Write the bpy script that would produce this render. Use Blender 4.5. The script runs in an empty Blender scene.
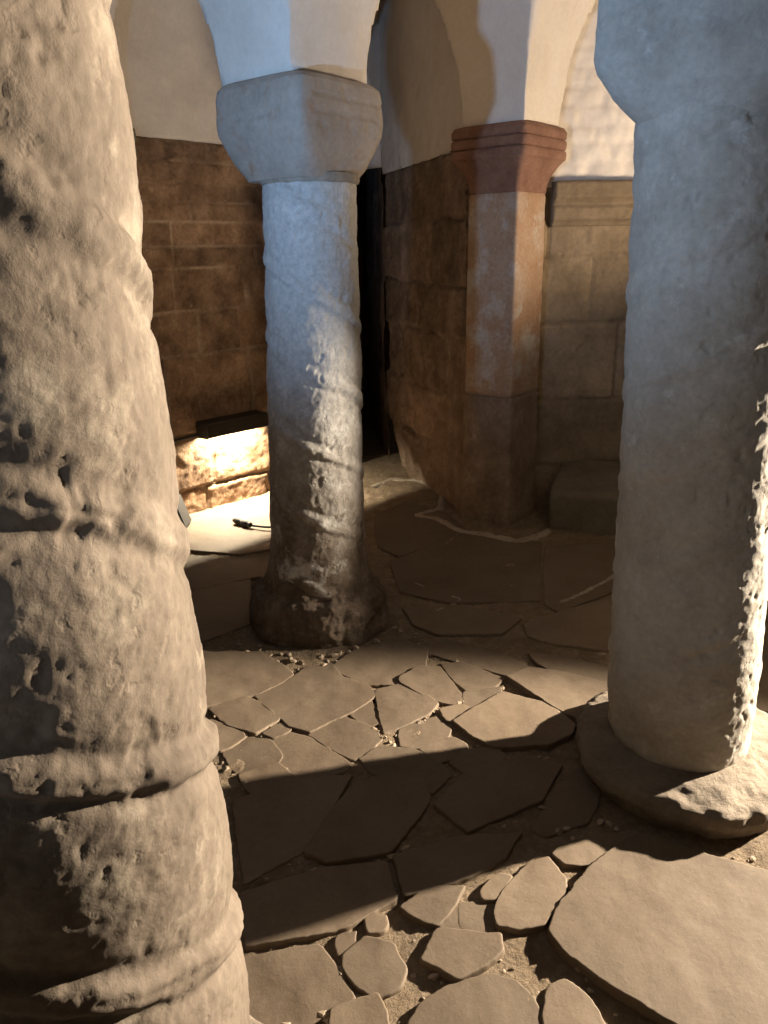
import bpy, bmesh, math, random
import numpy as np
from mathutils import Vector, Matrix
random.seed(4)
RAD = math.radians
scn = bpy.context.scene
COL = scn.collection

# ------------------------------------------------------------------ camera
FPX = 760.0; PITCH = RAD(19); ROLL = .02; EYE = 1.4
cF = np.array([0, math.cos(PITCH), -math.sin(PITCH)])
_r = np.array([1., 0, 0]); _u = np.array([0, math.sin(PITCH), math.cos(PITCH)])
cR = math.cos(ROLL)*_r - math.sin(ROLL)*_u
cU = math.sin(ROLL)*_r + math.cos(ROLL)*_u
EYEP = np.array([0, 0, EYE])
def on_floor(x, y, z=0.0):
    """where the camera's sight line meets the level z (used to survey the paving)"""
    d = cF + (x-384)/FPX*cR - (y-512)/FPX*cU
    t = (z-EYE)/d[2]
    return (EYEP+t*d)[:2]
cam_d = bpy.data.cameras.new('camera'); cam = bpy.data.objects.new('camera', cam_d); COL.objects.link(cam)
M = Matrix(((cR[0], cU[0], -cF[0], 0), (cR[1], cU[1], -cF[1], 0), (cR[2], cU[2], -cF[2], EYE), (0, 0, 0, 1)))
cam.matrix_world = M
cam_d.sensor_fit = 'VERTICAL'; cam_d.sensor_height = 36; cam_d.lens = FPX/1024*36
cam_d.clip_start = .02
scn.camera = cam

# ------------------------------------------------------------------ noise
_rng = np.random.RandomState(7)
PERM = np.concatenate([_rng.permutation(256)]*3)
GR = _rng.normal(size=(256, 3)); GR /= np.linalg.norm(GR, axis=1)[:, None]
def perlin(P):
    Pi = np.floor(P).astype(np.int64); Pf = P-Pi; Pi &= 255
    w = Pf*Pf*Pf*(Pf*(Pf*6-15)+10)
    out = 0
    for dx in (0, 1):
        hx = PERM[Pi[..., 0]+dx]; wx = w[..., 0] if dx else 1-w[..., 0]
        for dy in (0, 1):
            hy = PERM[hx+Pi[..., 1]+dy]; wy = w[..., 1] if dy else 1-w[..., 1]
            for dz in (0, 1):
                h = PERM[hy+Pi[..., 2]+dz] % 256; wz = w[..., 2] if dz else 1-w[..., 2]
                g = GR[h]
                out = out + wx*wy*wz*(g[..., 0]*(Pf[..., 0]-dx)+g[..., 1]*(Pf[..., 1]-dy)+g[..., 2]*(Pf[..., 2]-dz))
    return out*1.5
def fbm(P, sc, octv=4, gain=.5, off=0.0):
    P = np.asarray(P)*sc+off+31.7
    a = 1.0; s = 0; n = 0
    for _ in range(octv):
        s = s+a*perlin(P); n += a; a *= gain; P = P*2.03+5.1
    return s/n*1.3
def sst(a, b, x):
    t = np.clip((x-a)/(b-a), 0, 1); return t*t*(3-2*t)
def v3(x, y, z):
    x, y, z = np.broadcast_arrays(x, y, z); return np.stack([x, y, z], -1)

# ------------------------------------------------------------------ mesh helpers
def raw_obj(name, V, F, mat=None, parent=None, smooth=True, attrs=None):
    me = bpy.data.meshes.new(name)
    V = np.asarray(V, dtype=np.float32).reshape(-1, 3)
    if isinstance(F, np.ndarray):
        nf, k = F.shape
        me.vertices.add(len(V)); me.vertices.foreach_set('co', V.ravel())
        me.loops.add(nf*k); me.polygons.add(nf)
        me.polygons.foreach_set('loop_start', np.arange(0, nf*k, k, dtype=np.int32))
        me.loops.foreach_set('vertex_index', F.astype(np.int32).ravel())
        me.update(calc_edges=True)
    else:
        me.from_pydata([tuple(v) for v in V], [], F); me.update()
    me.validate()
    if smooth:
        me.polygons.foreach_set('use_smooth', np.ones(len(me.polygons), dtype=bool))
    if attrs:
        for k, a in attrs.items():
            at = me.attributes.new(k, 'FLOAT', 'POINT'); at.data.foreach_set('value', np.asarray(a, dtype=np.float32).ravel())
    if mat: me.materials.append(mat)
    o = bpy.data.objects.new(name, me); COL.objects.link(o)
    if parent:
        o.parent = parent
        if parent.type == 'EMPTY':
            L = parent.location
            me.transform(Matrix.Translation((-L.x, -L.y, -L.z)))
    return o
def grid_faces(n, m, wrap=False, flip=False):
    i = np.arange(n-1)[:, None]; mm = m if wrap else m-1; j = np.arange(mm)[None, :]
    a = i*m+j; b = i*m+(j+1) % m; c = (i+1)*m+(j+1) % m; d = (i+1)*m+j
    a, b, c, d = [np.broadcast_to(q, (n-1, mm)).ravel() for q in (a, b, c, d)]
    return np.stack([a, d, c, b] if flip else [a, b, c, d], -1)
def grid_obj(name, V, mat, parent=None, wrap=False, flip=False, attrs=None, caps=False, smooth=True):
    n, m = V.shape[:2]
    F = grid_faces(n, m, wrap, flip)
    VV = V.reshape(-1, 3)
    if caps:                                   # close first and last ring with a fan made of quads
        c0 = V[0].mean(0); c1 = V[-1].mean(0); k = len(VV)
        VV = np.vstack([VV, c0[None], c1[None]])
        e = []
        for j in range(0, m, 2):
            a, b, c = j, (j+1) % m, (j+2) % m
            e.append([k, c, b, a]); o_ = (n-1)*m; e.append([k+1, o_+a, o_+b, o_+c])
        e = np.array(e)
        if flip: e = e[:, ::-1]
        F = np.vstack([F, e])
        if attrs: attrs = {q: np.concatenate([np.ravel(a), [np.ravel(a)[0], np.ravel(a)[-1]]]) for q, a in attrs.items()}
    return raw_obj(name, VV, F, mat, parent, smooth, attrs)
def empty(name, loc, label=None, cat=None, group=None, kind=None):
    o = bpy.data.objects.new(name, None); COL.objects.link(o); o.location = loc
    o.empty_display_size = .1
    return tag(o, label, cat, group, kind)
def tag(o, label=None, cat=None, group=None, kind=None):
    if label: o['label'] = label
    if cat: o['category'] = cat
    if group: o['group'] = group
    if kind: o['kind'] = kind
    return o

# ------------------------------------------------------------------ materials
def stone_mat(name, stops, scale=6, fine=(.25, 60), rough=.85, bump=.5, bdist=.006, pits=0, patch=None, tint=0, mortar=None, hgrad=None):
    """stops: colours of a ramp driven by object-space noise; patch: (colour, scale, lo, hi) second coat;
    tint: brightness swing per block ('tint' attribute); mortar: colour in the joints ('mortar' attribute);
    hgrad: (colour, z0, z1) second colour blended in above a height"""
    m = bpy.data.materials.new(name); m.use_nodes = True
    nt = m.node_tree; N = nt.nodes; L = nt.links
    bs = N['Principled BSDF']; bs.inputs['Roughness'].default_value = rough
    bs.inputs['Specular IOR Level'].default_value = .25
    tc = N.new('ShaderNodeTexCoord')
    def noise(s, d=6, r=.6, off=None):
        n = N.new('ShaderNodeTexNoise'); n.inputs['Scale'].default_value = s; n.inputs['Detail'].default_value = d
        n.inputs['Roughness'].default_value = r
        L.new(tc.outputs['Object'], n.inputs['Vector']); return n
    def ramp(src, pts):
        r = N.new('ShaderNodeValToRGB'); e = r.color_ramp.elements
        while len(e) < len(pts): e.new(.5)
        for q, (p_, c_) in zip(e, pts): q.position = p_; q.color = (*c_, 1)
        L.new(src, r.inputs['Fac']); return r
    def mix(f, a, b, mode='MIX'):
        x = N.new('ShaderNodeMix'); x.data_type = 'RGBA'; x.blend_type = mode
        if isinstance(f, (int, float)): x.inputs[0].default_value = f
        else: L.new(f, x.inputs[0])
        for s, k in ((a, 6), (b, 7)):
            if isinstance(s, tuple): x.inputs[k].default_value = (*s, 1)
            else: L.new(s, x.inputs[k])
        return x.outputs[2]
    n1 = noise(scale, 8, .62)
    k = len(stops)
    col = ramp(n1.outputs['Fac'], [(.3+.4*i/(k-1), c) for i, c in enumerate(stops)]).outputs['Color']
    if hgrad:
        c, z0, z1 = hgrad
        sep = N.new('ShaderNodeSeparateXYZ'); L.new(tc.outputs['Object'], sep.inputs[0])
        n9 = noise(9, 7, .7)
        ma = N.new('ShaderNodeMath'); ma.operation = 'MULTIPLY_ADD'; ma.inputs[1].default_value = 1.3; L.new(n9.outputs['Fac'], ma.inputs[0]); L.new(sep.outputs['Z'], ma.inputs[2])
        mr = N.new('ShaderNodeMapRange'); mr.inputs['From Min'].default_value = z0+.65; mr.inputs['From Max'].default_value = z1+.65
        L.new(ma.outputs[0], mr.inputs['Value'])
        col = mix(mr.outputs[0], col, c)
    if patch:
        for (c, s, lo, hi) in (patch if isinstance(patch, list) else [patch]):
            n2 = noise(s, 9, .68)
            r2 = ramp(n2.outputs['Fac'], [(lo, (0, 0, 0)), (hi, (1, 1, 1))])
            col = mix(r2.outputs['Color'], col, c)
    if tint:
        at = N.new('ShaderNodeAttribute'); at.attribute_name = 'tint'
        mr = N.new('ShaderNodeMapRange'); mr.inputs['To Min'].default_value = 1-tint; mr.inputs['To Max'].default_value = 1+tint*.8
        L.new(at.outputs['Fac'], mr.inputs['Value'])
        cb = N.new('ShaderNodeCombineXYZ')
        for i in range(3): L.new(mr.outputs[0], cb.inputs[i])
        col = mix(1.0, col, cb.outputs[0], 'MULTIPLY')
    if mortar:
        at = N.new('ShaderNodeAttribute'); at.attribute_name = 'mortar'
        col = mix(at.outputs['Fac'], col, mortar)
    f, fs = fine
    nf = noise(fs, 4, .7)
    rf = ramp(nf.outputs['Fac'], [(.3, (1-f,)*3), (.7, (1+f,)*3)])
    col = mix(1.0, col, rf.outputs['Color'], 'MULTIPLY')
    L.new(col, bs.inputs['Base Color'])
    # bump
    b1 = noise(scale*6, 8, .7); b2 = noise(fs*2.5, 5, .75)
    ad = N.new('ShaderNodeMath'); ad.operation = 'MULTIPLY_ADD'; ad.inputs[1].default_value = .35
    L.new(b2.outputs['Fac'], ad.inputs[0]); L.new(b1.outputs['Fac'], ad.inputs[2])
    src = ad.outputs[0]
    if pits:
        vo = N.new('ShaderNodeTexNoise'); vo.inputs['Scale'].default_value = 38; vo.inputs['Detail'].default_value = 3; L.new(tc.outputs['Object'], vo.inputs['Vector'])
        mr = N.new('ShaderNodeMapRange'); mr.inputs['From Min'].default_value = .62; mr.inputs['From Max'].default_value = .72; mr.inputs['To Max'].default_value = -pits
        L.new(vo.outputs['Fac'], mr.inputs['Value'])
        a2 = N.new('ShaderNodeMath'); L.new(src, a2.inputs[0]); L.new(mr.outputs[0], a2.inputs[1]); src = a2.outputs[0]
    bp = N.new('ShaderNodeBump'); bp.inputs['Strength'].default_value = bump; bp.inputs['Distance'].default_value = bdist
    L.new(src, bp.inputs['Height']); L.new(bp.outputs['Normal'], bs.inputs['Normal'])
    return m
def plain_mat(name, c, rough=.5, metal=0, emit=None):
    m = bpy.data.materials.new(name); m.use_nodes = True; b = m.node_tree.nodes['Principled BSDF']
    nt = m.node_tree
    n = nt.nodes.new('ShaderNodeTexNoise'); n.inputs['Scale'].default_value = 40
    r = nt.nodes.new('ShaderNodeValToRGB'); r.color_ramp.elements[0].color = (*[q*.75 for q in c], 1); r.color_ramp.elements[1].color = (*[min(1, q*1.2) for q in c], 1)
    tc = nt.nodes.new('ShaderNodeTexCoord'); nt.links.new(tc.outputs['Object'], n.inputs['Vector'])
    nt.links.new(n.outputs['Fac'], r.inputs['Fac']); nt.links.new(r.outputs['Color'], b.inputs['Base Color'])
    b.inputs['Roughness'].default_value = rough; b.inputs['Metallic'].default_value = metal
    if emit: b.inputs['Emission Color'].default_value = (*emit[0], 1); b.inputs['Emission Strength'].default_value = emit[1]
    return m
MT = {
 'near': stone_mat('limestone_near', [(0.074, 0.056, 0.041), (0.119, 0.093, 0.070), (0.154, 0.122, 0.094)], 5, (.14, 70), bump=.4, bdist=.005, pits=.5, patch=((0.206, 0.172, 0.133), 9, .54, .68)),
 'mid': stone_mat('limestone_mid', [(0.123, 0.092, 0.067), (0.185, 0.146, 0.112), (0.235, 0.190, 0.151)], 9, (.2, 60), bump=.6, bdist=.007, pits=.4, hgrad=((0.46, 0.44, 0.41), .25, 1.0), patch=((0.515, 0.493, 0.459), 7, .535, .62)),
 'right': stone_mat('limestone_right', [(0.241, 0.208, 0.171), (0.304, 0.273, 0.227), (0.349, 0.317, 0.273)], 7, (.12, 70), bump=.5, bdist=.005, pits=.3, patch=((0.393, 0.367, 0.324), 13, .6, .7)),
 'cap': stone_mat('capital_stone', [(0.261, 0.213, 0.172), (0.317, 0.268, 0.221), (0.359, 0.310, 0.261)], 6, (.12, 60), bump=.4, bdist=.005, pits=.3, patch=((0.30, 0.17, 0.095), 5, .53, .66)),  # orange patches: part stain, part warm light put into the colour
 'base': stone_mat('base_stone', [(0.075, 0.056, 0.041), (0.135, 0.101, 0.075), (0.225, 0.173, 0.128)], 10, (.2, 50), bump=.8, bdist=.01, patch=((0.300, 0.240, 0.188), 14, .62, .7)),
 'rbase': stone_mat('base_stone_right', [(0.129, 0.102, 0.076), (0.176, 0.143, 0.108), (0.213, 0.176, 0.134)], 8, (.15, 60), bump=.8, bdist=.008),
 'plaster': stone_mat('white_plaster', [(0.544, 0.478, 0.404), (0.610, 0.544, 0.469), (0.643, 0.585, 0.511)], 3, (.05, 50), rough=.9, bump=.35, bdist=.006),
 'lwall': stone_mat('brown_sandstone', [(0.117, 0.067, 0.036), (0.234, 0.144, 0.085), (0.351, 0.227, 0.140)], 7, (.25, 45), bump=.9, bdist=.01, tint=.35, mortar=(.42, .31, .21), patch=[((0.082, 0.048, 0.031), 5, .56, .7), ((0.491, 0.359, 0.243), 16, .64, .72)]),
 'dwall': stone_mat('doorway_stone', [(0.105, 0.071, 0.049), (0.180, 0.124, 0.086), (0.255, 0.184, 0.131)], 7, (.22, 45), bump=.9, bdist=.01, tint=.25, mortar=(0.150, 0.112, 0.083), patch=((0.315, 0.255, 0.210), 12, .62, .72)),
 'rwall': stone_mat('recess_stone', [(0.150, 0.107, 0.064), (0.213, 0.155, 0.095), (0.268, 0.199, 0.128)], 5, (.15, 45), bump=.7, bdist=.008, tint=.2, mortar=(0.158, 0.110, 0.064)),
 'redcap': stone_mat('red_sandstone', [(0.136, 0.068, 0.046), (0.184, 0.097, 0.065), (0.231, 0.130, 0.091)], 8, (.15, 60), bump=.4, bdist=.004),
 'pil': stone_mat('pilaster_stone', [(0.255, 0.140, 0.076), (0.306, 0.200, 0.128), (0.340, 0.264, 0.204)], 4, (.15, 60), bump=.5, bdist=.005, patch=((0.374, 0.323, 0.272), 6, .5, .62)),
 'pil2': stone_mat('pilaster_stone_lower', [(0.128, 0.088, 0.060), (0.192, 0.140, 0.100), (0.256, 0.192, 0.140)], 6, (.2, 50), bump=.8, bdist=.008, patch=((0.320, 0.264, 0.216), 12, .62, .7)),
 'flag': stone_mat('flagstone', [(0.112, 0.081, 0.054), (0.139, 0.104, 0.072), (0.158, 0.121, 0.084)], 4, (.10, 70), rough=.75, tint=.16, bump=.4, bdist=.004, patch=((0.146, 0.111, 0.079), 8, .62, .75)),
 'dirt': stone_mat('trodden_earth', [(0.140, 0.101, 0.062), (0.190, 0.141, 0.093), (0.240, 0.184, 0.126)], 12, (.25, 60), rough=.95, bump=1.0, bdist=.012, patch=((0.252, 0.201, 0.144), 25, .62, .72)),
 'gravel': stone_mat('loose_grit', [(.20, .155, .11), (.28, .22, .16), (.36, .29, .22)], 9, (.2, 60), rough=.95, bump=.5, bdist=.003),
 'mortar': stone_mat('pale_mortar', [(0.225, 0.188, 0.143), (0.300, 0.255, 0.203), (0.345, 0.300, 0.240)], 12, (.2, 60), bump=.8, bdist=.008),
 'bench': stone_mat('ledge_stone', [(0.091, 0.073, 0.052), (0.126, 0.105, 0.077), (0.161, 0.136, 0.105)], 6, (.15, 50), bump=.6, bdist=.006),
 'green': stone_mat('greenish_stone', [(.12, .11, .075), (.17, .155, .11), (.21, .19, .14)], 10, (.15, 50), bump=.6, bdist=.006),
 'black': plain_mat('black_metal', (.022, .019, .016), .45),
 'rubber': plain_mat('black_rubber', (.02, .018, .016), .7),
 'lens': plain_mat('lamp_lens', (.8, .75, .6), .4, emit=((1, .83, .52), 2)),
}

# ------------------------------------------------------------------ plan of the crypt
A0 = np.array([-.268, 2.775]); A1 = np.array([-.226, 2.775])        # foot and top of each shaft's axis
B0 = np.array([.822, 1.83]); B1 = np.array([.755, 1.83])
D0 = np.array([-.41, .78]); D1 = np.array([-.425, .78])
T1 = np.array([math.cos(RAD(140)), math.sin(RAD(140))]); T2 = np.array([math.cos(RAD(50)), math.sin(RAD(50))])

def axis_at(p0, p1, z, ztop=1.64): return p0[None]+(p1-p0)[None]*np.asarray(z).reshape(-1, 1)/ztop

def shaft(parent, p0, p1, prof, z0, z1, res, mat, hel=None, rough=.004, seed=0, pit=.006, lump=.006, fine=0):
    """carved round shaft: radius profile, helical roll mouldings with swellings between, weathering"""
    rmean = np.mean([r for _, r in prof])
    m = int(2*math.pi*rmean/res)//2*2; n = int((z1-z0)/res)
    th = np.linspace(0, 2*math.pi, m, endpoint=False)[None, :]; z = np.linspace(z0, z1, n)[:, None]
    r = np.interp(z, [p_[0] for p_ in prof], [p_[1] for p_ in prof])+0*th
    Z = z+0*th; TH = th+0*z
    P = v3(np.cos(TH)*rmean, np.sin(TH)*rmean, Z)+seed
    if hel:
        pitch, strands, zr, thr, hand, rh, sw = hel
        wz = .016*fbm(P, 5, 3)+.006*fbm(P, 20, 2)
        sp = pitch/strands
        zc = zr+hand*pitch*(TH-thr)/(2*math.pi)
        u = (Z+wz-zc)/sp; u = u-np.floor(u+.5)              # -0.5 .. 0.5, roll at 0
        d = u*sp
        er = np.clip(.8+.7*fbm(P, 6, 3, off=9), .3, 1.2)
        wear = np.clip(.9+.8*fbm(P, 2.5, 2, off=17), .25, 1.3)
        r = r+sw*wear*(np.sin(math.pi*np.abs(u))**.8-.6)
        r = r+rh*er*(np.exp(-np.abs(d/.021)**3)-.4*np.exp(-((d+.032)/.013)**2)-.2*np.exp(-((d-.034)/.014)**2))
    r = r+lump*fbm(P, 4, 3, off=3)+rough*fbm(P, 22, 4, gain=.6, off=5)
    if fine: r = r+fine*fbm(P, 60, 3, gain=.6, off=61)-fine*1.3*sst(.34, .5, fbm(P, 32, 2, off=71))
    pn = fbm(P*np.array([1, 1, .7]), 17, 3, off=21); r = r-pit*sst(.36, .6, pn)
    pn = fbm(P, 45, 2, off=41); r = r-pit*.3*sst(.38, .6, pn)
    ax = axis_at(p0, p1, z)
    V = v3(ax[:, 0][:, None]+r*np.cos(TH), ax[:, 1][:, None]+r*np.sin(TH), Z)
    return grid_obj('shaft', V, mat, parent, wrap=True, caps=True)

def square_loft(name, parent, cen, secs, rot, mat, m=240, sub=10, rough=.0022, lump=.004, grooves=(), seed=0, chips=.0025):
    """block lofted from rounded-square sections (z, half side, squareness)"""
    zs = []; hs = []; ns = []
    for (a, b) in zip(secs[:-1], secs[1:]):
        for t in np.linspace(0, 1, sub, endpoint=False):
            zs.append(a[0]+(b[0]-a[0])*t); hs.append(a[1]+(b[1]-a[1])*t); ns.append(a[2]+(b[2]-a[2])*t)
    zs.append(secs[-1][0]); hs.append(secs[-1][1]); ns.append(secs[-1][2])
    zs, hs, ns = [np.array(q)[:, None] for q in (zs, hs, ns)]
    th = np.linspace(0, 2*math.pi, m, endpoint=False)[None, :]
    c, s = np.abs(np.cos(th)), np.abs(np.sin(th))
    r = hs/((c**ns+s**ns)**(1/ns))
    P = v3(r*np.cos(th), r*np.sin(th), zs+0*th)+seed
    r = r+lump*fbm(P, 5, 3)+rough*fbm(P, 25, 3, off=4)-chips*sst(.25, .5, fbm(P, 14, 3, off=8))
    for (zg, dg, a0, a1) in grooves:       # incised lines over a range of angles
        k = ((th-a0) % (2*math.pi) < (a1-a0))*1.0
        r = r-dg*k*np.exp(-((zs-zg+.004*fbm(P, 8, 2, off=2))/.0045)**2)
    a = th+rot
    V = v3(cen[0]+r*np.cos(a), cen[1]+r*np.sin(a), zs+0*th)
    return grid_obj(name, V, mat, parent, wrap=True, caps=True)

def mound(name, parent, cen, prof, mat, res=.007, lump=.02, rough=.008, seed=0, ell=None):
    """rough round base: profile of (radius, z) from the foot up and over to the shaft"""
    rs, zs = [], []
    for a, b in zip(prof[:-1], prof[1:]):
        k = max(2, int(math.hypot(b[0]-a[0], b[1]-a[1])/res))
        for t in np.linspace(0, 1, k, endpoint=False): rs.append(a[0]+(b[0]-a[0])*t); zs.append(a[1]+(b[1]-a[1])*t)
    rs.append(prof[-1][0]); zs.append(prof[-1][1])
    rs = np.array(rs)[:, None]; zs = np.array(zs)[:, None]
    m = int(2*math.pi*max(rs)/res)//2*2
    th = np.linspace(0, 2*math.pi, m, endpoint=False)[None, :]
    P = v3(rs*np.cos(th), rs*np.sin(th), zs+0*th)+seed
    k = np.clip((rs-.12)/.1, 0, 1)
    r = rs+k*(lump*fbm(P, 4, 3)+rough*fbm(P, 16, 4, gain=.6, off=6))
    z = zs+.4*lump*fbm(P, 5, 3, off=12)*k+.5*rough*fbm(P, 18, 3, off=14)*k
    if ell: r = r*(1+ell[0]*np.cos(th-ell[1]))
    V = v3(cen[0]+r*np.cos(th), cen[1]+r*np.sin(th), z)
    return grid_obj(name, V, mat, parent, wrap=True, caps=True)

# ------------------------------------------------------------------ columns
cA = empty('column', (*A0, 0), 'middle stone column with square capital, standing between the front column and the pilaster', 'column', 'carved crypt columns')
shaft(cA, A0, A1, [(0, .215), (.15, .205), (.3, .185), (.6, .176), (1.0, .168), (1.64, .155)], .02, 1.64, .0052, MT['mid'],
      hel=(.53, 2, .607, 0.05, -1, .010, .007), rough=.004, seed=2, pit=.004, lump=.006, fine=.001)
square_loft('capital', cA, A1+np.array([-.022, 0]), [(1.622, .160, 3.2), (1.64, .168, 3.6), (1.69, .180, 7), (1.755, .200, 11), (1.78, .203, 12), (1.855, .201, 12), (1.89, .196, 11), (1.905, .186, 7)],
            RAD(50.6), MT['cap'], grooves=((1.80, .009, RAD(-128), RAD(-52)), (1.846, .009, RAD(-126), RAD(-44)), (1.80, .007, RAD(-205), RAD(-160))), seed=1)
nb = mound('neck_ring', cA, A1, [(.14, 1.605), (.163, 1.612), (.168, 1.622), (.166, 1.640), (.14, 1.642)], MT['mortar'], .006, .008, .006)
mound('base', cA, A0, [(.27, -.03), (.275, .03), (.262, .10), (.245, .145), (.215, .165), (.19, .22), (.15, .23)], MT['base'], .006, .03, .022, seed=5)

cB = empty('column', (*B0, 0), 'tall stone column at the right on a wide rough round base, lit along its right edge', 'column', 'carved crypt columns')
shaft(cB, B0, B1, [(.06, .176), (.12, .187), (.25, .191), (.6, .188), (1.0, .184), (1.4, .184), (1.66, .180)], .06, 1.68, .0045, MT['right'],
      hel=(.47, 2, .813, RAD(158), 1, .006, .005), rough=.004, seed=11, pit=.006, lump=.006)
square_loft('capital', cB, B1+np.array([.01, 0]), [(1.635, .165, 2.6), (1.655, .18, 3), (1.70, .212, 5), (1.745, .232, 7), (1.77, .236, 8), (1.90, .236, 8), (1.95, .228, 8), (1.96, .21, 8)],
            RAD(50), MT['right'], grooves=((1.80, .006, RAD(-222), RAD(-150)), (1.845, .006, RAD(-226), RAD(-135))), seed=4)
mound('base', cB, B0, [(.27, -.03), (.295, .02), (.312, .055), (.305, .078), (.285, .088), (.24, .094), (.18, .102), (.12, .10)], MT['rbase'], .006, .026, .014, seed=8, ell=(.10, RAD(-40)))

cD = empty('column', (*D0, 0), 'thick foreground column at the left edge, its shaft carved with spiral roll bands', 'column', 'carved crypt columns')
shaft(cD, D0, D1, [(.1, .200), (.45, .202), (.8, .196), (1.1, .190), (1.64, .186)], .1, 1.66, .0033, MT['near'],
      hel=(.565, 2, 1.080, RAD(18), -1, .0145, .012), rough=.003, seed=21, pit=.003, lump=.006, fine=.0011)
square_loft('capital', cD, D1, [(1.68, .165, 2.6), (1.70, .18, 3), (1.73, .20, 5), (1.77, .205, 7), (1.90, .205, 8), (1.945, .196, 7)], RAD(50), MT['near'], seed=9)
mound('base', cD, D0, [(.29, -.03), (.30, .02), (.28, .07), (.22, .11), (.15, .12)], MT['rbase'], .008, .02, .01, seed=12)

# ------------------------------------------------------------------ pilaster
PC = np.array([.648, 3.784])+.1425*T1+.1425*T2
pil = empty('pilaster', (*PC, 0), 'square stained pilaster with a moulded red sandstone capital against the back wall', 'pilaster')
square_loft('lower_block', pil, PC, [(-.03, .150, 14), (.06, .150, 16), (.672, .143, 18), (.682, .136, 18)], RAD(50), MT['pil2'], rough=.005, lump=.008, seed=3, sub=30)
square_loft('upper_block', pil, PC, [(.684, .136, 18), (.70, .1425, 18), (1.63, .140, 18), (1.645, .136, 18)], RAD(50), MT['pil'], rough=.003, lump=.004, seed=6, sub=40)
square_loft('capital', pil, PC, [(1.645, .140, 14), (1.68, .143, 14), (1.72, .155, 14), (1.765, .182, 14), (1.785, .197, 14), (1.792, .206, 14), (1.815, .209, 14), (1.829, .206, 14), (1.833, .198, 14), (1.838, .206, 14), (1.86, .209, 14), (1.874, .206, 14), (1.879, .198, 14), (1.884, .206, 14), (1.91, .207, 14), (1.93, .196, 14), (1.935, .18, 14)],
            RAD(50), MT['redcap'], rough=.0012, lump=.003, seed=7, chips=.002, sub=5)

# ------------------------------------------------------------------ masonry walls
def wall_face(p0, p1, z0, z1, rows, blen, mat, name, parent=None, res=.012, jd=.012, off=.012, seed=0, warp=.012, thick=.25, shape=None, rough=.012, jw=.012, flip=False):
    """coursed rubble face; room side is the left-hand normal of p0->p1 reversed (d.y,-d.x)"""
    p0 = np.array(p0, float); p1 = np.array(p1, float); Lw = np.linalg.norm(p1-p0); d = (p1-p0)/Lw; nrm = np.array([d[1], -d[0]])
    n = int((z1-z0)/res)+1; m = int(Lw/res)+1
    z = np.linspace(z0, z1, n)[:, None]; s = np.linspace(0, Lw, m)[None, :]
    S = s+0*z; Z = z+0*s
    P = v3(S, Z, 0)+seed
    sw = S+warp*fbm(P, 6, 3); zw = Z+warp*fbm(P, 5, 3, off=7)
    rg = np.random.RandomState(seed+3)
    disp = np.zeros_like(S); tint = np.zeros_like(S)+.5; mort = np.zeros_like(S)
    R = np.array(rows, float)
    for i in range(len(R)-1):
        k = (zw >= R[i]) & (zw < R[i+1])
        if i == 0: k |= zw < R[0]
        if i == len(R)-2: k |= zw >= R[-1]
        x = -rg.uniform(0, blen); ed = [x]
        while x < Lw+.1: x += blen*rg.uniform(.6, 1.45); ed.append(x)
        ed = np.array(ed)
        idx = np.clip(np.searchsorted(ed, sw[k])-1, 0, len(ed)-2)
        ro = rg.uniform(-.4, .4)*off
        bo = rg.uniform(-1, 1, len(ed))*off+ro; bt = rg.uniform(0, 1, len(ed))
        dist = np.minimum(np.minimum(sw[k]-ed[idx], ed[idx+1]-sw[k]), np.minimum(np.abs(zw[k]-R[i]) if i else 9, np.abs(R[i+1]-zw[k])))
        e = 1-sst(jw*.2, jw, dist+.3*jw*fbm(P[k], 30, 2))
        disp[k] = bo[idx]*(1-e)-jd*e; tint[k] = bt[idx]; mort[k] = e
    disp = disp+rough*fbm(P, 9, 4, gain=.55)+rough*.4*fbm(P, 40, 3, off=3)
    if shape is not None: S, disp = shape(S, Z, disp, Lw)
    V = v3(p0[0]+d[0]*S+nrm[0]*disp, p0[1]+d[1]*S+nrm[1]*disp, Z)
    o = grid_obj(name, V, mat, parent, flip=flip, attrs={'tint': tint, 'mortar': mort*np.clip(.55+1.2*fbm(P, 4, 2, off=5), 0, 1)})
    if thick:
        md = o.modifiers.new('thickness', 'SOLIDIFY'); md.thickness = thick; md.offset = -1
    return o
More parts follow.
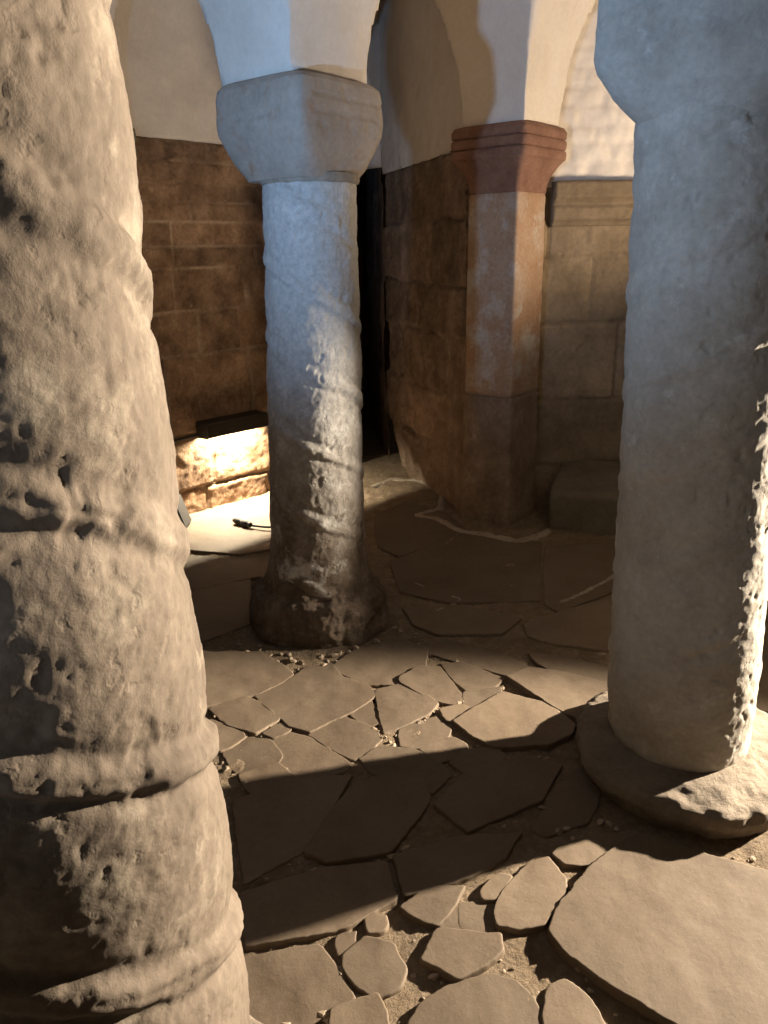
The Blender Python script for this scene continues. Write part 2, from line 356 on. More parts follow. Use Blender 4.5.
def plaster_face(p0, p1, z0, z1, name, parent, rough=.012, seed=0, res=.015, courses=0, shape=None, thick=.2, arch=None, mat=None):
    p0 = np.array(p0, float); p1 = np.array(p1, float); Lw = np.linalg.norm(p1-p0); d = (p1-p0)/Lw; nrm = np.array([d[1], -d[0]])
    n = int((z1-z0)/res)+1; m = max(3, int(Lw/res)+1)
    z = np.linspace(z0, z1, n)[:, None]; s = np.linspace(0, Lw, m)[None, :]
    if arch: m = 60; s = (Lw/2*(1-np.cos(np.linspace(0, math.pi, m))))[None, :]
    S = s+0*z; Z = z+0*s
    if arch: zl = arch(S); Z = zl+(Z-z0)/(z1-z0)*(z1-zl)        # opening under an arch: the lower edge follows it
    P = v3(S, Z, 0)+seed
    disp = rough*fbm(P, 5, 3)+rough*.5*fbm(P, 16, 3, off=2)
    if courses:
        zz = Z+.02*fbm(P, 4, 2, off=4); u = (zz/.085) % 1
        u2 = (S/.2+np.floor(zz/.085)*.43+.1*fbm(P, 5, 2)) % 1
        disp = disp+courses*(np.minimum(1, 6*np.minimum(u, 1-u))*np.minimum(1, 10*np.minimum(u2, 1-u2))-.7)
    if shape is not None: S, disp = shape(S, Z, disp, Lw)
    V = v3(p0[0]+d[0]*S+nrm[0]*disp, p0[1]+d[1]*S+nrm[1]*disp, Z)
    o = grid_obj(name, V, mat or MT['plaster'], parent)
    if thick:
        md = o.modifiers.new('thickness', 'SOLIDIFY'); md.thickness = thick; md.offset = -1
    return o

W0 = np.array([-1.066, 4.149]); WD = np.array([.6903, .7235]); WN = np.array([.7235, -.6903])
WE = W0+1.05*WD                               # end of the brown wall = left side of the doorway
wl = wall_face(W0-1.5*WD, WE, -.02, 1.945, [0, .13, .45, .88, 1.11, 1.33, 1.44, 1.56, 1.655, 1.745, 1.85, 1.945], .42, MT['lwall'], 'wall_left', seed=3, off=.014, jd=.014, rough=.009)
tag(wl, kind='structure')
plaster_face(W0-1.5*WD, WE, 1.945, 3.1, 'plaster', wl, rough=.012, seed=5)

JC = np.array([.03, 5.3]); JP = np.array([.447, 3.985])
def jshape(S, Z, D, Lw):                      # the corner at the doorway is worn away towards the floor
    cut = .10*np.exp(-((Z)/.22)**2)*0+.30*np.clip(1-Z/.55, 0, 1)**2
    k = np.clip(1-S/.6, 0, 1)
    return S+cut*k, D-.03*np.clip(1-S/.06, 0, 1)**2
wb = wall_face(JC, JP, -.02, 1.86, [0, .30, .62, .95, 1.22, 1.55, 1.86], .34, MT['dwall'], 'wall_back', seed=9, off=.018, jd=.010, rough=.016, warp=.035, shape=jshape)
tag(wb, kind='structure')
def head(S, Z, D, Lw):                        # the plaster swells out over the doorway as an arch haunch
    k = np.clip((Z-1.95)/.62, 0, 1)
    return S-.42*(1-np.sqrt(np.clip(1-k*k, 0, 1)))*np.clip(1-S/.7, 0, 1)**1.3, D
plaster_face(JC, JP, 1.86, 3.1, 'plaster', wb, rough=.010, seed=8, shape=head)

# doorway and passage
door = wall_face(WE+np.array([-.0, .02]), WE+np.array([-.75, 2.3]), -.02, 2.7, [0, .3, .6, .9, 1.2, 1.5, 1.8, 2.1, 2.4, 2.7], .4, MT['dwall'], 'wall_passage', seed=14, flip=True, thick=0, res=.03)
tag(door, kind='structure')
o = wall_face(JC+np.array([.0, .02]), np.array([-.16, 7.2]), -.02, 2.7, [0, .3, .6, .9, 1.2, 1.5, 1.8, 2.1, 2.4, 2.7], .4, MT['dwall'], 'passage_side', wl, seed=15, thick=0, res=.03)
o = wall_face(np.array([-1.4, 7.1]), np.array([.2, 7.1]), .12, 2.7, [.12, .5, .9, 1.3, 1.7, 2.1, 2.7], .4, MT['dwall'], 'passage_end', wl, seed=16, thick=0, res=.03)
def box_obj(name, lo, hi, mat, parent=None, bev=.01, seg=2, jit=0, xf=None):
    bm = bmesh.new(); bmesh.ops.create_cube(bm, size=1)
    for v in bm.verts: v.co = Vector([lo[i]+(hi[i]-lo[i])*(v.co[i]+.5) for i in range(3)])
    if bev: bmesh.ops.bevel(bm, geom=bm.edges[:], offset=bev, segments=seg, affect='EDGES', profile=.6)
    if jit:
        bmesh.ops.subdivide_edges(bm, edges=bm.edges[:], cuts=3, use_grid_fill=True)
        Pn = np.array([v.co[:] for v in bm.verts]); q = [fbm(Pn, 6, 3, off=k*9) for k in range(3)]
        for i, v in enumerate(bm.verts): v.co += Vector((q[0][i], q[1][i], q[2][i]))*jit
    if xf: bm.transform(xf)
    me = bpy.data.meshes.new(name); bm.to_mesh(me); bm.free()
    me.polygons.foreach_set('use_smooth', np.ones(len(me.polygons), dtype=bool)) if jit else None
    me.materials.append(mat); o = bpy.data.objects.new(name, me); COL.objects.link(o)
    if parent:
        o.parent = parent
        if parent.type == 'EMPTY': me.transform(Matrix.Translation(-parent.location))
    return o
tag(box_obj('passage_step', (-1.3, 6.75, -.02), (.0, 7.1, .13), MT['dwall'], bev=.02, jit=.02), 'low stone step in the gloom at the far end of the dark doorway passage', 'step')
tag(box_obj('ceiling', (-2.0, 5.7, 2.62), (.6, 7.4, 2.7), MT['dwall'], bev=0), kind='structure')
# arched plaster head over the doorway
DL = np.linalg.norm(JC-WE); hs = DL/2
plaster_face(WE, JC, 1.9, 3.1, 'door_1', None, rough=.0, seed=10, res=.012, arch=lambda S: 1.90+.62*np.sqrt(np.clip(1-((S-hs)/hs)**2, 0, 1)), thick=.3)
tag(bpy.data.objects['door_1'], kind='structure')

# right-hand recess wall
RW = [np.array([.80, 4.06]), np.array([1.40, 4.10])]
wr = wall_face(RW[0]-np.array([.25, .01]), RW[1], -.02, 1.68, [0, .25, .62, 1.02, 1.35, 1.68], .7, MT['rwall'], 'wall_right', seed=20, off=.012, jd=.012, rough=.012)
tag(wr, kind='structure')
plaster_face(RW[0]-np.array([.25, .01]), RW[1]+np.array([.1, 0]), 1.68, 3.1, 'plaster', wr, rough=.02, seed=12, courses=.009)
# the wall steps forward beyond the recess
wr2 = wall_face(RW[1]+np.array([.005, .02]), RW[1]+np.array([.16, -.25]), -.02, 1.80, [0, .4, .85, 1.3, 1.8], .5, MT['rwall'], 'wall_right', seed=22, thick=.2)
tag(wr2, kind='structure')
wr3 = wall_face(RW[1]+np.array([.16, -.25]), RW[1]+np.array([2.9, -.55]), -.02, 1.80, [0, .3, .7, 1.05, 1.4, 1.8], .6, MT['rwall'], 'wall_right', seed=23, thick=.2, res=.02)
tag(wr3, kind='structure')
plaster_face(RW[1]+np.array([.0, .02]), RW[1]+np.array([.16, -.25]), 1.68, 3.1, 'plaster', wr2, rough=.012, seed=13)
plaster_face(RW[1]+np.array([.16, -.25]), RW[1]+np.array([2.9, -.55]), 1.80, 3.1, 'plaster', wr3, rough=.012, seed=18, res=.025)
def cornice(p0, p1, prof, mat, parent, seed=0, name='cornice', res=.012):
    p0 = np.array(p0, float); p1 = np.array(p1, float); Lw = np.linalg.norm(p1-p0); d = (p1-p0)/Lw; nrm = np.array([d[1], -d[0]])
    pts = []
    for a, b in zip(prof, prof[1:]+prof[:1]):
        k = max(1, int(math.hypot(b[0]-a[0], b[1]-a[1])/res))
        for t in np.linspace(0, 1, k, endpoint=False): pts.append((a[0]+(b[0]-a[0])*t, a[1]+(b[1]-a[1])*t))
    if len(pts) % 2: pts.append(((pts[-1][0]+pts[0][0])/2, (pts[-1][1]+pts[0][1])/2))
    pts = np.array(pts)
    s = np.linspace(0, Lw, max(3, int(Lw/res)))[:, None]
    U = pts[:, 0][None]+0*s; Z = pts[:, 1][None]+0*s; S = s+0*U
    P = v3(S, U, Z)+seed
    U = U+.006*fbm(P, 6, 3)+.003*fbm(P, 25, 2); Z = Z+.004*fbm(P, 7, 3, off=5)
    V = v3(p0[0]+d[0]*S+nrm[0]*U, p0[1]+d[1]*S+nrm[1]*U, Z)
    return grid_obj(name, V, mat, parent, wrap=True, caps=True)
CPR = [(q, w-.17) for q, w in [(-.08, 1.875), (.065, 1.87), (.07, 1.80), (.05, 1.785), (.03, 1.765), (.05, 1.755), (.05, 1.70), (.025, 1.685), (.01, 1.665), (-.08, 1.66)]]
cornice(RW[0]+np.array([.06, 0]), RW[1]+np.array([-.0, 0]), CPR, MT['rwall'], wr, 2)
cornice(RW[1]+np.array([.005, .0]), RW[1]+np.array([.16, -.25]), CPR, MT['green'], wr2, 4)
# stub of string course at the left
cs = W0-.34*WD
cornice(cs-.5*WD, cs+.17*WD, [(-.1, 1.965), (.06, 1.965), (.07, 1.92), (.045, 1.90), (.055, 1.885), (.055, 1.84), (.03, 1.82), (-.1, 1.80)], MT['green'], wl, 7)

pier = np.array([W0-.9*WD, W0-.19*WD])
plaster_face(pier[0]+.06*WN, pier[1]+.06*WN, 1.95, 3.1, 'pier', wl, rough=.008, seed=31, thick=.1)
# stone ledge beside the pilaster
led_dir = np.array([.93, -.367]); led0 = np.array([.862, 3.75])
ledge = tag(cornice(led0, led0+1.0*led_dir, [(.0, -.02), (.0, .19), (-.02, .215), (-.20, .235), (-.42, .28), (-.42, -.02)], MT['bench'], None, 9, 'stone_ledge', .02), 'low dark stone ledge along the floor between the pilaster and the right column', 'ledge')

# ------------------------------------------------------------------ vault
S1 = 1.48; HB = .170; ZS = 1.90
def ab(P): q = P-A0; return q@T1, q@T2
def node_off():
    out = {}
    for k, P in (('B', (B0*.0+B1)), ('D', D1), ('P', PC)):
        ia, ib = {'B': (-S1, 0), 'D': (-S1, -S1), 'P': (0, S1)}[k]
        out[k] = P-(A0+ia*T1+ib*T2)
    out['A'] = A1+np.array([-.022, 0])-A0
    return out
NO = node_off()
def spans(lo, hi, HBl=HB, k=22):
    """sample positions along one axis with fine steps where the vault springs"""
    xs = []
    for i in range(-3, 4):
        c = i*S1; xs += list(np.linspace(c-HBl, c+HBl, 14)); R = S1/2-HBl; mid = c+S1/2
        xs += list(mid-R*np.cos(np.linspace(0, math.pi, 2*k+1))[1:-1])
    xs = np.array(sorted(xs)); return xs[(xs >= lo) & (xs <= hi)]
def barrel(t):
    dd = np.abs((t+S1/2) % S1-S1/2); R = S1/2-HB
    return np.where(dd < HB, 0, np.sqrt(np.clip(R*R-(R-(dd-HB))**2, 0, None)))
a = spans(-2.4, 2.6)[:, None]; b = spans(-1.9, 2.75)[None, :]
AA = a+0*b; BB = b+0*a
RISE = 1.12+.55*sst(.55, 1.2, BB)+.45*2.2*sst(.5, 1.3, AA)*(1-.7*sst(.6, 1.2, BB))
ZZ = ZS+np.maximum(barrel(AA), barrel(BB))*RISE
wa = np.clip(-AA/S1, 0, 1); wbb = np.clip(-BB/S1, 0, 1)
fa = np.clip(1-np.abs(AA)/S1, 0, 1); fb = np.clip(1-np.abs(BB)/S1, 0, 1)
XY = A0[None, None]+AA[..., None]*T1+BB[..., None]*T2
XY = XY+(wa*(1-wbb))[..., None]*NO['B']+(wa*wbb)[..., None]*NO['D']+(fa*fb)[..., None]*NO['A']+(fa*np.clip(BB/S1, 0, 1))[..., None]*NO['P']
P = np.concatenate([XY, ZZ[..., None]], -1)
nz = .016*fbm(P, 4, 3)+.009*fbm(P, 13, 3, off=3)
ins = ((ZZ > ZS+.001)*1.0)
V = P.copy()
# push along the slope so steep flanks also undulate
gx = np.gradient(ZZ, axis=0); gy = np.gradient(ZZ, axis=1)
V[..., 0] += fbm(P, 7, 3, off=8)*.012+fbm(P, 20, 2, off=1)*.004; V[..., 1] += fbm(P, 7, 3, off=18)*.012+fbm(P, 20, 2, off=11)*.004
V[..., 2] += nz*ins+.003*(1-ins)
ce = grid_obj('ceiling', V, MT['plaster'], flip=True); tag(ce, kind='structure')

# ------------------------------------------------------------------ floor
xs = np.arange(-3.0, 4.4, .016); ys = np.arange(-.6, 7.3, .016)
X, Y = np.meshgrid(xs, ys)
Pf = v3(X, Y, 0)
def ground(X, Y):
    P = v3(X, Y, 0)
    z = -.004+.006*fbm(P, 3, 3)+.007*fbm(P, 14, 4, gain=.6, off=4)+.010*np.abs(fbm(P, 34, 3, off=9))
    z = z+.10*np.exp(-(((X-.27)/.10)**2+((Y-5.05)/.16)**2))*(.7+.6*fbm(P, 15, 3))     # rubble at the doorway corner
    z = z+.03*np.exp(-(((X-1.05)/.14)**2+((Y-1.48)/.10)**2))                             # heaped earth by the right base
    return z
flo = grid_obj('floor', v3(X, Y, ground(X, Y)), MT['dirt'], flip=False); tag(flo, kind='structure')

FL = []; HT = {}            # outlines and, for the ones that stand proud, heights
def z3(pts): FL.append([(190+.2995*x, 620+.2995*y) for x, y in pts])
def z4(pts): FL.append([(400+.3125*x, 600+.3125*y) for x, y in pts])
def z5(pts): FL.append([(220+.3646*x, 780+.3646*y) for x, y in pts])
def z6(pts): FL.append([(480+.375*x, 800+.375*y) for x, y in pts])
def px(pts): FL.append(pts)
z3([(20, 105), (235, 108), (300, 150), (340, 178), (280, 213), (213, 242), (20, 292)])
z3([(390, 152), (470, 142), (500, 187), (588, 218), (616, 240), (598, 262), (520, 306), (400, 362), (332, 346), (287, 306), (232, 258), (226, 246), (345, 188)])
z3([(66, 292), (190, 254), (230, 278), (292, 326), (215, 370), (130, 345)])
z3([(50, 335), (74, 332), (160, 366), (176, 386), (125, 418), (95, 428), (50, 392)])
z3([(243, 371), (325, 334), (333, 354), (282, 382)])
z3([(112, 436), (180, 390), (260, 397), (298, 440), (288, 468), (200, 493), (166, 503)])
z3([(274, 397), (330, 368), (393, 387), (526, 470), (508, 493), (375, 531), (303, 470)])
z3([(400, 376), (515, 319), (588, 352), (634, 390), (598, 428), (547, 456)])
z3([(533, 305), (604, 264), (636, 333), (592, 342)])
px([(376, 690.5), (399, 684.5), (420, 692.5), (436, 702), (427, 711), (398, 725), (385, 730), (382, 716)])
z3([(484, 145), (560, 90), (700, 60), (790, 90), (768, 178), (692, 207), (592, 207), (515, 174)])
z3([(174, 515), (290, 479), (366, 535), (300, 560), (205, 568)])
px([(361, 757), (385, 745), (399, 748), (412, 750), (439, 761), (450, 772), (430, 790), (372, 768)])
z4([(4, 250), (60, 217), (128, 217), (157, 262), (200, 300), (183, 327), (130, 317), (9, 265)])
z4([(139, 201), (200, 198), (324, 246), (298, 268), (216, 282), (167, 241)])
z4([(60, 150), (125, 172), (215, 197), (340, 236), (416, 211), (330, 170), (250, 146), (150, 120)])
z4([(212, 291), (318, 278), (322, 290), (236, 352), (207, 338)])
z4([(134, 346), (200, 333), (232, 351), (166, 382), (152, 378)])
z4([(180, 386), (242, 348), (332, 298), (466, 333), (550, 400), (540, 431), (470, 460), (305, 466), (236, 430)])
HT[len(FL)-1] = .016; HT[len(FL)] = .018
z4([(346, 246), (420, 219), (520, 238), (668, 273), (700, 320), (668, 352), (590, 392), (472, 325)])
z4([(418, 168), (520, 182), (690, 215), (664, 262), (562, 252), (444, 200)])
z4([(6, 409), (120, 368), (161, 396), (138, 436), (44, 465), (6, 459)])
z4([(69, 470), (164, 438), (211, 461), (188, 492), (132, 507)])
z4([(170, 515), (215, 482), (300, 470), (330, 500), (230, 560)])
z5([(60, 490), (268, 452), (298, 492), (360, 590), (250, 648), (150, 680), (60, 690)])
z5([(348, 482), (400, 433), (468, 452), (497, 511), (478, 558), (430, 582), (392, 558), (357, 520)])
z5([(328, 427), (368, 413), (353, 458), (328, 468)])
z5([(408, 378), (448, 373), (443, 399), (412, 408)])
z5([(500, 347), (588, 300), (664, 292), (640, 330), (598, 388), (560, 378)])
z5([(608, 384), (648, 338), (662, 394), (656, 402), (612, 402)])
z5([(660, 341), (720, 331), (748, 370), (747, 412), (702, 416), (672, 398)])
HT[len(FL)] = .013
z5([(602, 409), (665, 419), (700, 429), (758, 424), (765, 468), (700, 507), (656, 536), (563, 488)])
z5([(312, 632), (428, 592), (448, 650), (440, 760), (305, 760)])
px([(406, 1030), (424, 1004), (453, 986), (490, 973), (514, 981), (528, 995), (541, 1024), (546, 1075), (400, 1080)])
z6([(8, 240), (50, 198), (78, 207), (40, 257), (14, 258)])
HT[len(FL)] = .013
z6([(46, 298), (71, 242), (130, 173), (180, 153), (222, 212), (217, 258), (165, 322), (100, 341), (52, 332)])
HT[len(FL)] = .020
z6([(192, 355), (207, 312), (262, 232), (332, 162), (392, 118), (430, 103), (530, 132), (640, 167), (790, 200), (860, 330), (850, 600), (640, 720), (530, 605), (430, 537), (302, 458), (232, 408)])
z6([(198, 142), (222, 123), (400, 78), (425, 90), (330, 148), (270, 167), (232, 166)])
z6([(190, 508), (230, 484), (288, 532), (320, 597), (350, 680), (200, 690), (178, 580)])
# paving in the cast shadow and the dim back of the crypt
px([(236, 800), (290, 782), (350, 776), (300, 848), (245, 878)])
px([(308, 850), (357, 781), (420, 768), (428, 800), (388, 848), (330, 859)])
px([(437, 802), (470, 772), (520, 757), (560, 765), (538, 798), (470, 828)])
px([(243, 892), (328, 870), (383, 862), (392, 898), (345, 923), (250, 943)])
px([(398, 854), (470, 837), (520, 832), (500, 858), (440, 883), (407, 894)])
px([(534, 824), (562, 782), (582, 764), (598, 790), (586, 818), (547, 832)])
px([(392, 560), (470, 529), (540, 541), (538, 598), (450, 600), (402, 590)])
px([(546, 546), (612, 540), (650, 560), (610, 590), (560, 610), (546, 602)])
px([(404, 606), (460, 604), (520, 617), (500, 632), (440, 632), (415, 622)])
px([(376, 514), (408, 500), (444, 512), (465, 528), (400, 556), (378, 545)])
px([(526, 622), (556, 614), (610, 598), (660, 610), (612, 648), (560, 642), (530, 634)])
px([(150, 610), (190, 592), (250, 580), (248, 622), (200, 640), (150, 645)])
px([(150, 526), (185, 516), (235, 503), (272, 494), (300, 500), (272, 547), (240, 553), (192, 549), (150, 545)])
px([(150, 562), (190, 555), (240, 560), (270, 556), (265, 575), (200, 588), (150, 602)])
px([(690, 690), (760, 640), (800, 655), (800, 715), (755, 705)])
def flag(i, poly):
    W = np.array([on_floor(x, y, .012) for x, y in poly])
    c = W.mean(0)
    # resample the outline, wander it a little, soften the corners
    segs = np.vstack([W, W[:1]]); L_ = np.linalg.norm(np.diff(segs, axis=0), axis=1); tot = L_.sum()
    n = int(np.clip(tot/.006, 40, 500))//2*2
    cum = np.concatenate([[0], np.cumsum(L_)]); t = np.linspace(0, tot, n, endpoint=False)
    O = np.stack([np.interp(t, cum, segs[:, k]) for k in (0, 1)], -1)
    for _ in range(1): O = .25*np.roll(O, 1, 0)+.5*O+.25*np.roll(O, -1, 0)
    nq = v3(O[:, 0], O[:, 1], i*.37)
    out = (O-c)/np.maximum(1e-6, np.linalg.norm(O-c, axis=1))[:, None]
    O = O+out*(.006*fbm(nq, 12, 3)+.004*fbm(nq, 45, 3, gain=.7)+.013)[:, None]
    size = math.sqrt(abs(np.sum(W[:, 0]*np.roll(W[:, 1], -1)-W[:, 1]*np.roll(W[:, 0], -1))/2))
    rg = np.random.RandomState(100+i)
    h = HT.get(i, .004+.008*rg.rand()); tx, ty = rg.uniform(-1, 1, 2)*.02*min(1, .25/max(size, .05))
    rin = np.sqrt(np.mean(np.sum((O-c)**2, 1)))
    e = .0018/rin
    fr = [1.0, 1.0, 1.0-.1*e, 1.0-.45*e, 1-1.1*e, 1-2.5*e]+list(np.linspace(1-4*e, .05, max(5, int(rin/.012))))
    dz = [-.05, h-.006-.02, h-.007, h-.0025, h-.0006, h]+[h]*(len(fr)-6)
    V = []
    for f_, q in zip(fr, dz):
        R_ = c+(O-c)*f_
        p3 = v3(R_[:, 0], R_[:, 1], i*.37)
        z = q+(0 if q < 0 else 1)*(.0035*fbm(p3, 5, 3)+.0012*fbm(p3, 13, 2)+(R_-c)@np.array([tx, ty]))
        V.append(np.stack([R_[:, 0], R_[:, 1], z+0*R_[:, 0]], -1))
    V = np.array(V)
    area = np.sum(W[:, 0]*np.roll(W[:, 1], -1)-W[:, 1]*np.roll(W[:, 0], -1))
    return grid_obj('flagstone', V, MT['flag'], flo, wrap=True, caps=True, flip=(area < 0), attrs={'tint': np.full(V.shape[:2], rg.rand())})
for i, p_ in enumerate(FL): flag(i, p_)

def inside(p, W):
    x, y = p; c = False; n = len(W); j = n-1
    for i in range(n):
        if (W[i][1] > y) != (W[j][1] > y) and x < (W[j][0]-W[i][0])*(y-W[i][1])/(W[j][1]-W[i][1])+W[i][0]: c = not c
        j = i
    return c
# crumbs of stone and mortar lying in the joints
polys = [np.array([on_floor(x, y, .012) for x, y in p_]) for p_ in FL]
rg = np.random.RandomState(77); bm = bmesh.new(); cnt = 0
for _ in range(9000):
    X_, Y_ = rg.uniform(-.7, 1.3), rg.uniform(.75, 2.7)
    if (X_-.82)**2+(Y_-1.83)**2 < .36**2 or (X_+.27)**2+(Y_-2.775)**2 < .3**2 or (X_+.41)**2+(Y_-.78)**2 < .33**2: continue
    if any(inside((X_, Y_), W_) for W_ in polys): continue
    if fbm(np.array([[X_, Y_, 0.]]), 5, 2)[0] < -.05: continue
    r_ = .003+.009*rg.rand()**3
    m4 = Matrix.Translation((X_, Y_, float(ground(np.array([X_]), np.array([Y_]))[0])+r_*.25)) @ Matrix.Rotation(rg.uniform(0, 6.3), 4, 'Z') @ Matrix.Rotation(rg.uniform(-.5, .5), 4, 'X') @ Matrix.Diagonal((r_*rg.uniform(1, 1.7), r_, r_*rg.uniform(.5, .9), 1))
    vv = bmesh.ops.create_icosphere(bm, subdivisions=1, radius=1, matrix=m4)['verts']
    for v in vv: v.co += Vector(rg.uniform(-1, 1, 3))*r_*.22
    cnt += 1
    if cnt >= 900: break
me = bpy.data.meshes.new('gravel'); bm.to_mesh(me); bm.free(); me.materials.append(MT['gravel'])
gv = bpy.data.objects.new('gravel', me); COL.objects.link(gv); tag(gv, 'loose stone crumbs and grit lying in the joints between the flagstones', 'gravel', kind='stuff')
def curve_obj(name, pts, rad, mat, parent=None, kind='POLY'):
    cu = bpy.data.curves.new(name, 'CURVE'); cu.dimensions = '3D'; cu.bevel_depth = rad; cu.bevel_resolution = 3
    sp = cu.splines.new('NURBS'); sp.points.add(len(pts)-1); sp.use_endpoint_u = True; sp.order_u = 3
    for q, w in zip(sp.points, pts): q.co = (*w, 1)
    o = bpy.data.objects.new(name, cu); COL.objects.link(o); cu.materials.append(mat); cu.use_fill_caps = True
    dg = bpy.context.evaluated_depsgraph_get(); me = bpy.data.meshes.new_from_object(o.evaluated_get(dg))
    bpy.data.objects.remove(o); me.name = name
    o = bpy.data.objects.new(name, me); COL.objects.link(o)
    if parent: o.parent = parent
    return o
# pale mortar skirting on the floor round the pilaster's foot
def ridge(pts, w=.022, hgt=.02, name='mortar_ridge'):
    P2 = np.array([on_floor(x, y, .01) for x, y in pts]); k = 14
    t = np.linspace(0, len(P2)-1, (len(P2)-1)*k+1); C = np.stack([np.interp(t, range(len(P2)), P2[:, q]) for q in (0, 1)], -1)
    for _ in range(6): C[1:-1] = .25*C[:-2]+.5*C[1:-1]+.25*C[2:]
    T = np.gradient(C, axis=0); T /= np.linalg.norm(T, axis=1)[:, None]; Nn = np.stack([-T[:, 1], T[:, 0]], -1)
    u = np.linspace(-1, 1, 12)
    q = v3(C[:, 0], C[:, 1], 0)
    wd = w*(1+.7*fbm(q, 9, 3)); X_ = C[:, None]+Nn[:, None]*(u[None, :, None]*wd[:, None, None])
    Z_ = -.012+(hgt+.008)*(1-u[None]**2)*(1+.4*fbm(q, 14, 3)[:, None])
    Z_ = Z_+.006*fbm(np.concatenate([X_, Z_[..., None]], -1), 40, 2)
    return grid_obj(name, np.concatenate([X_, Z_[..., None]], -1), MT['mortar'], flo)
ridge([(444, 492), (440, 508), (415, 515), (440, 519), (458, 530), (490, 535), (520, 541), (548, 530)], .028, .022)
ridge([(372, 486), (390, 478), (415, 479), (440, 484)], .03, .012)
ridge([(458, 533), (440, 548), (420, 560), (404, 572)], .012, .010)
ridge([(640, 560), (610, 578), (585, 592), (560, 602)], .022, .016)
ridge([(384, 578), (410, 580), (440, 592), (462, 598), (436, 610)], .012, .010)

# ------------------------------------------------------------------ black lamp housing on the brown wall
def wpt(s, off, z): q = W0+s*WD+off*WN; return (q[0], q[1], z)
lamp = empty('wall_lamp', wpt(.235, .02, .43), 'black box lamp fixed low on the brown wall, shining down onto the bright floor', 'lamp')
xfm = Matrix(((WD[0], WN[0], 0, W0[0]), (WD[1], WN[1], 0, W0[1]), (0, 0, 1, 0), (0, 0, 0, 1)))
sA, sB, oF = .03, .445, .125
hv = bmesh.new()
def bx(bm, lo, hi):
    r = bmesh.ops.create_cube(bm, size=1)['verts']
    for v in r: v.co = Vector([lo[i]+(hi[i]-lo[i])*(v.co[i]+.5) for i in range(3)])
t_ = .006
bx(hv, (sA, .012, .515), (sB, oF, .521))                 # top plate
bx(hv, (sA, oF-t_, .438), (sB, oF, .515))                # front plate
bx(hv, (sA, .012, .430), (sA+t_, oF-t_, .515))           # ends
bx(hv, (sB-t_, .012, .430), (sB, oF-t_, .515))
bx(hv, (sA+t_, .012, .432), (sB-t_, .012+t_, .515))      # back plate
hv.transform(xfm); me = bpy.data.meshes.new('housing'); hv.to_mesh(me); hv.free(); me.materials.append(MT['black'])
bmesh_dummy = None
ho = bpy.data.objects.new('housing', me); COL.objects.link(ho); ho.parent = lamp; me.transform(Matrix.Translation(-lamp.location))
bv = ho.modifiers.new('edge', 'BEVEL'); bv.width = .002; bv.segments = 2
box_obj('lens', (sA+.05, .030, .498), (sB-.05, .054, .506), MT['lens'], lamp, bev=.001, xf=xfm)
box_obj('latch', (.17, oF-.001, .462), (.20, oF+.004, .470), MT['black'], lamp, bev=.001, xf=xfm)
ld = bpy.data.lights.new('lamp_strip', 'AREA'); ld.shape = 'RECTANGLE'; ld.size = .30; ld.size_y = .012; ld.energy = 58; ld.spread = RAD(172); ld.color = (1, .87, .64)
lo = bpy.data.objects.new('lamp_strip', ld); COL.objects.link(lo)
lo.matrix_world = Matrix(((WD[0], -WN[0], 0, wpt(.235, .05, 0)[0]), (WD[1], -WN[1], 0, wpt(.235, .05, 0)[1]), (0, 0, 1, .494), (0, 0, 0, 1)))
wc = curve_obj('power_cable', [wpt(.034, .03, .447), wpt(-.05, .025, .44), wpt(-.2, .03, .445), wpt(-.5, .03, .44), wpt(-1.0, .03, .42)], .006, MT['rubber'], None)
tag(wc, 'thin dark cable running along the brown wall to the left of the box lamp', 'cable')
# things lying on the lit floor
q = on_floor(236, 521); q2 = on_floor(252, 524); q3 = on_floor(290, 528)
cc = empty('floor_cable', (*q2, .02), 'short dark cable with a lumpy connector lying on the brightly lit floor', 'cable')
def strip(pts, z): return [(*on_floor(x, y, z), z) for x, y in pts]
c1 = curve_obj('cord', strip([(250, 525), (262, 527), (275, 527), (300, 524)], .026), .006, MT['rubber']); c1.parent = cc; c1.data.transform(Matrix.Translation(-cc.location))
pp = np.array(strip([(234, 520), (240, 522), (246, 524), (251, 525)], .03))
tt = np.linspace(0, 1, 30)[:, None]; ctr = pp[0]+(pp[-1]-pp[0])*tt; rr = .012+.008*np.abs(np.sin(tt*7))*np.sin(tt*math.pi)**.3
th = np.linspace(0, 2*math.pi, 20, endpoint=False)[None]
dq = (pp[-1]-pp[0])/np.linalg.norm(pp[-1]-pp[0]); nq = np.array([-dq[1], dq[0], 0])
Vc = ctr[:, None]+(rr*np.cos(th))[..., None]*nq+(rr*np.sin(th))[..., None]*np.array([0, 0, 1.])
grid_obj('connector', Vc, MT['rubber'], cc, wrap=True, caps=True)
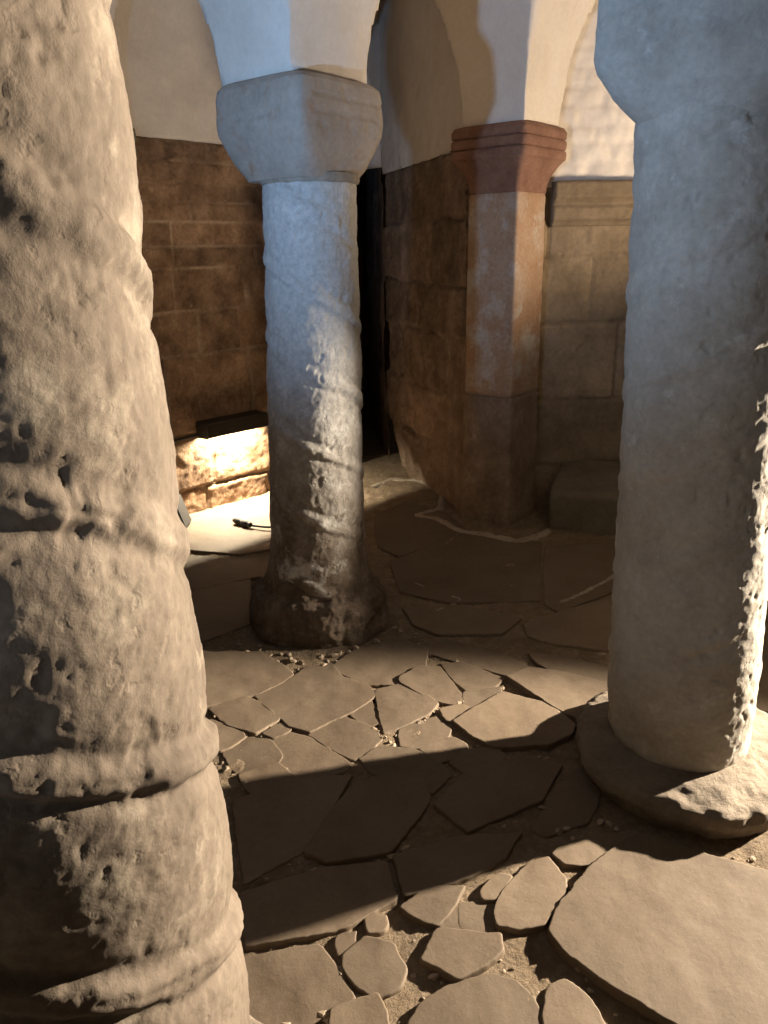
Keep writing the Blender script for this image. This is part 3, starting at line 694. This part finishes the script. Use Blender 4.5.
# dark wedge that peeks out behind the front column at the foot of the wall
wq = on_floor(183, 533)
bm = bmesh.new()
prof = [(-.16, 0), (.02, 0), (-.03, .16), (-.16, .16)]
vs = [[bm.verts.new((wq[0]+x, wq[1]+yy, .02+z)) for x, z in prof] for yy in (0, .14)]
bm.faces.new(vs[0]); bm.faces.new(vs[1][::-1])
for k in range(4): bm.faces.new((vs[0][(k+1) % 4], vs[0][k], vs[1][k], vs[1][(k+1) % 4]))
bmesh.ops.recalc_face_normals(bm, faces=bm.faces[:]); bmesh.ops.bevel(bm, geom=bm.edges[:], offset=.006, segments=2, affect='EDGES')
me = bpy.data.meshes.new('black_box'); bm.to_mesh(me); bm.free(); me.materials.append(MT['rubber'])
bb = bpy.data.objects.new('black_box', me); COL.objects.link(bb); tag(bb, 'small black sloping box on the floor, mostly hidden behind the front column', 'box')

# ------------------------------------------------------------------ lights
def spot(name, loc, tgt, energy, color, ang, blend, rad):
    d = bpy.data.lights.new(name, 'SPOT'); d.energy = energy; d.color = color; d.spot_size = RAD(ang); d.spot_blend = blend; d.shadow_soft_size = rad
    o = bpy.data.objects.new(name, d); COL.objects.link(o); o.location = loc
    o.rotation_euler = (Vector(tgt)-Vector(loc)).to_track_quat('-Z', 'Y').to_euler(); return o
spot('warm_flood', (3.5, 2.60, 1.2), (-.4, 1.20, .72), 4200, (1, .855, .67), 44, .42, .04)
spot('warm_uplight', (2.2, 3.0, 1.2), (.6, 3.7, 2.5), 165, (1, .80, .58), 98, .7, .12)
spot('warm_wash_fill', (-2.0, 2.3, .5), (-.2, 5.2, 1.9), 22, (1, .80, .58), 64, .8, .1)  # added fill, no lamp seen here: warms left wall and doorway plaster
spot('cool_spot', (-.98, .79, 1.25), (.19, 2.39, 2.25), 165, (.32, .58, 1), 92, 1, .04)
spot('warm_side_fill', (-1.7, -.5, .8), (-.45, .75, .75), 9, (1, .82, .60), 36, .8, .2)  # added unseen fill that lifts the dark left of the front column
spot('cool_fill', (-1.3, -1.0, 1.6), (.85, 1.85, 1.0), 60, (.74, .85, 1), 30, .8, .15)
w = bpy.data.worlds.new('dim_air'); scn.world = w; w.use_nodes = True
bg = w.node_tree.nodes['Background']; bg.inputs[0].default_value = (1, .80, .58, 1); bg.inputs[1].default_value = .045

vs_ = scn.view_settings; vs_.view_transform = 'Standard'; vs_.look = 'None'; vs_.exposure = 0; vs_.gamma = 1; vs_.use_curve_mapping = False
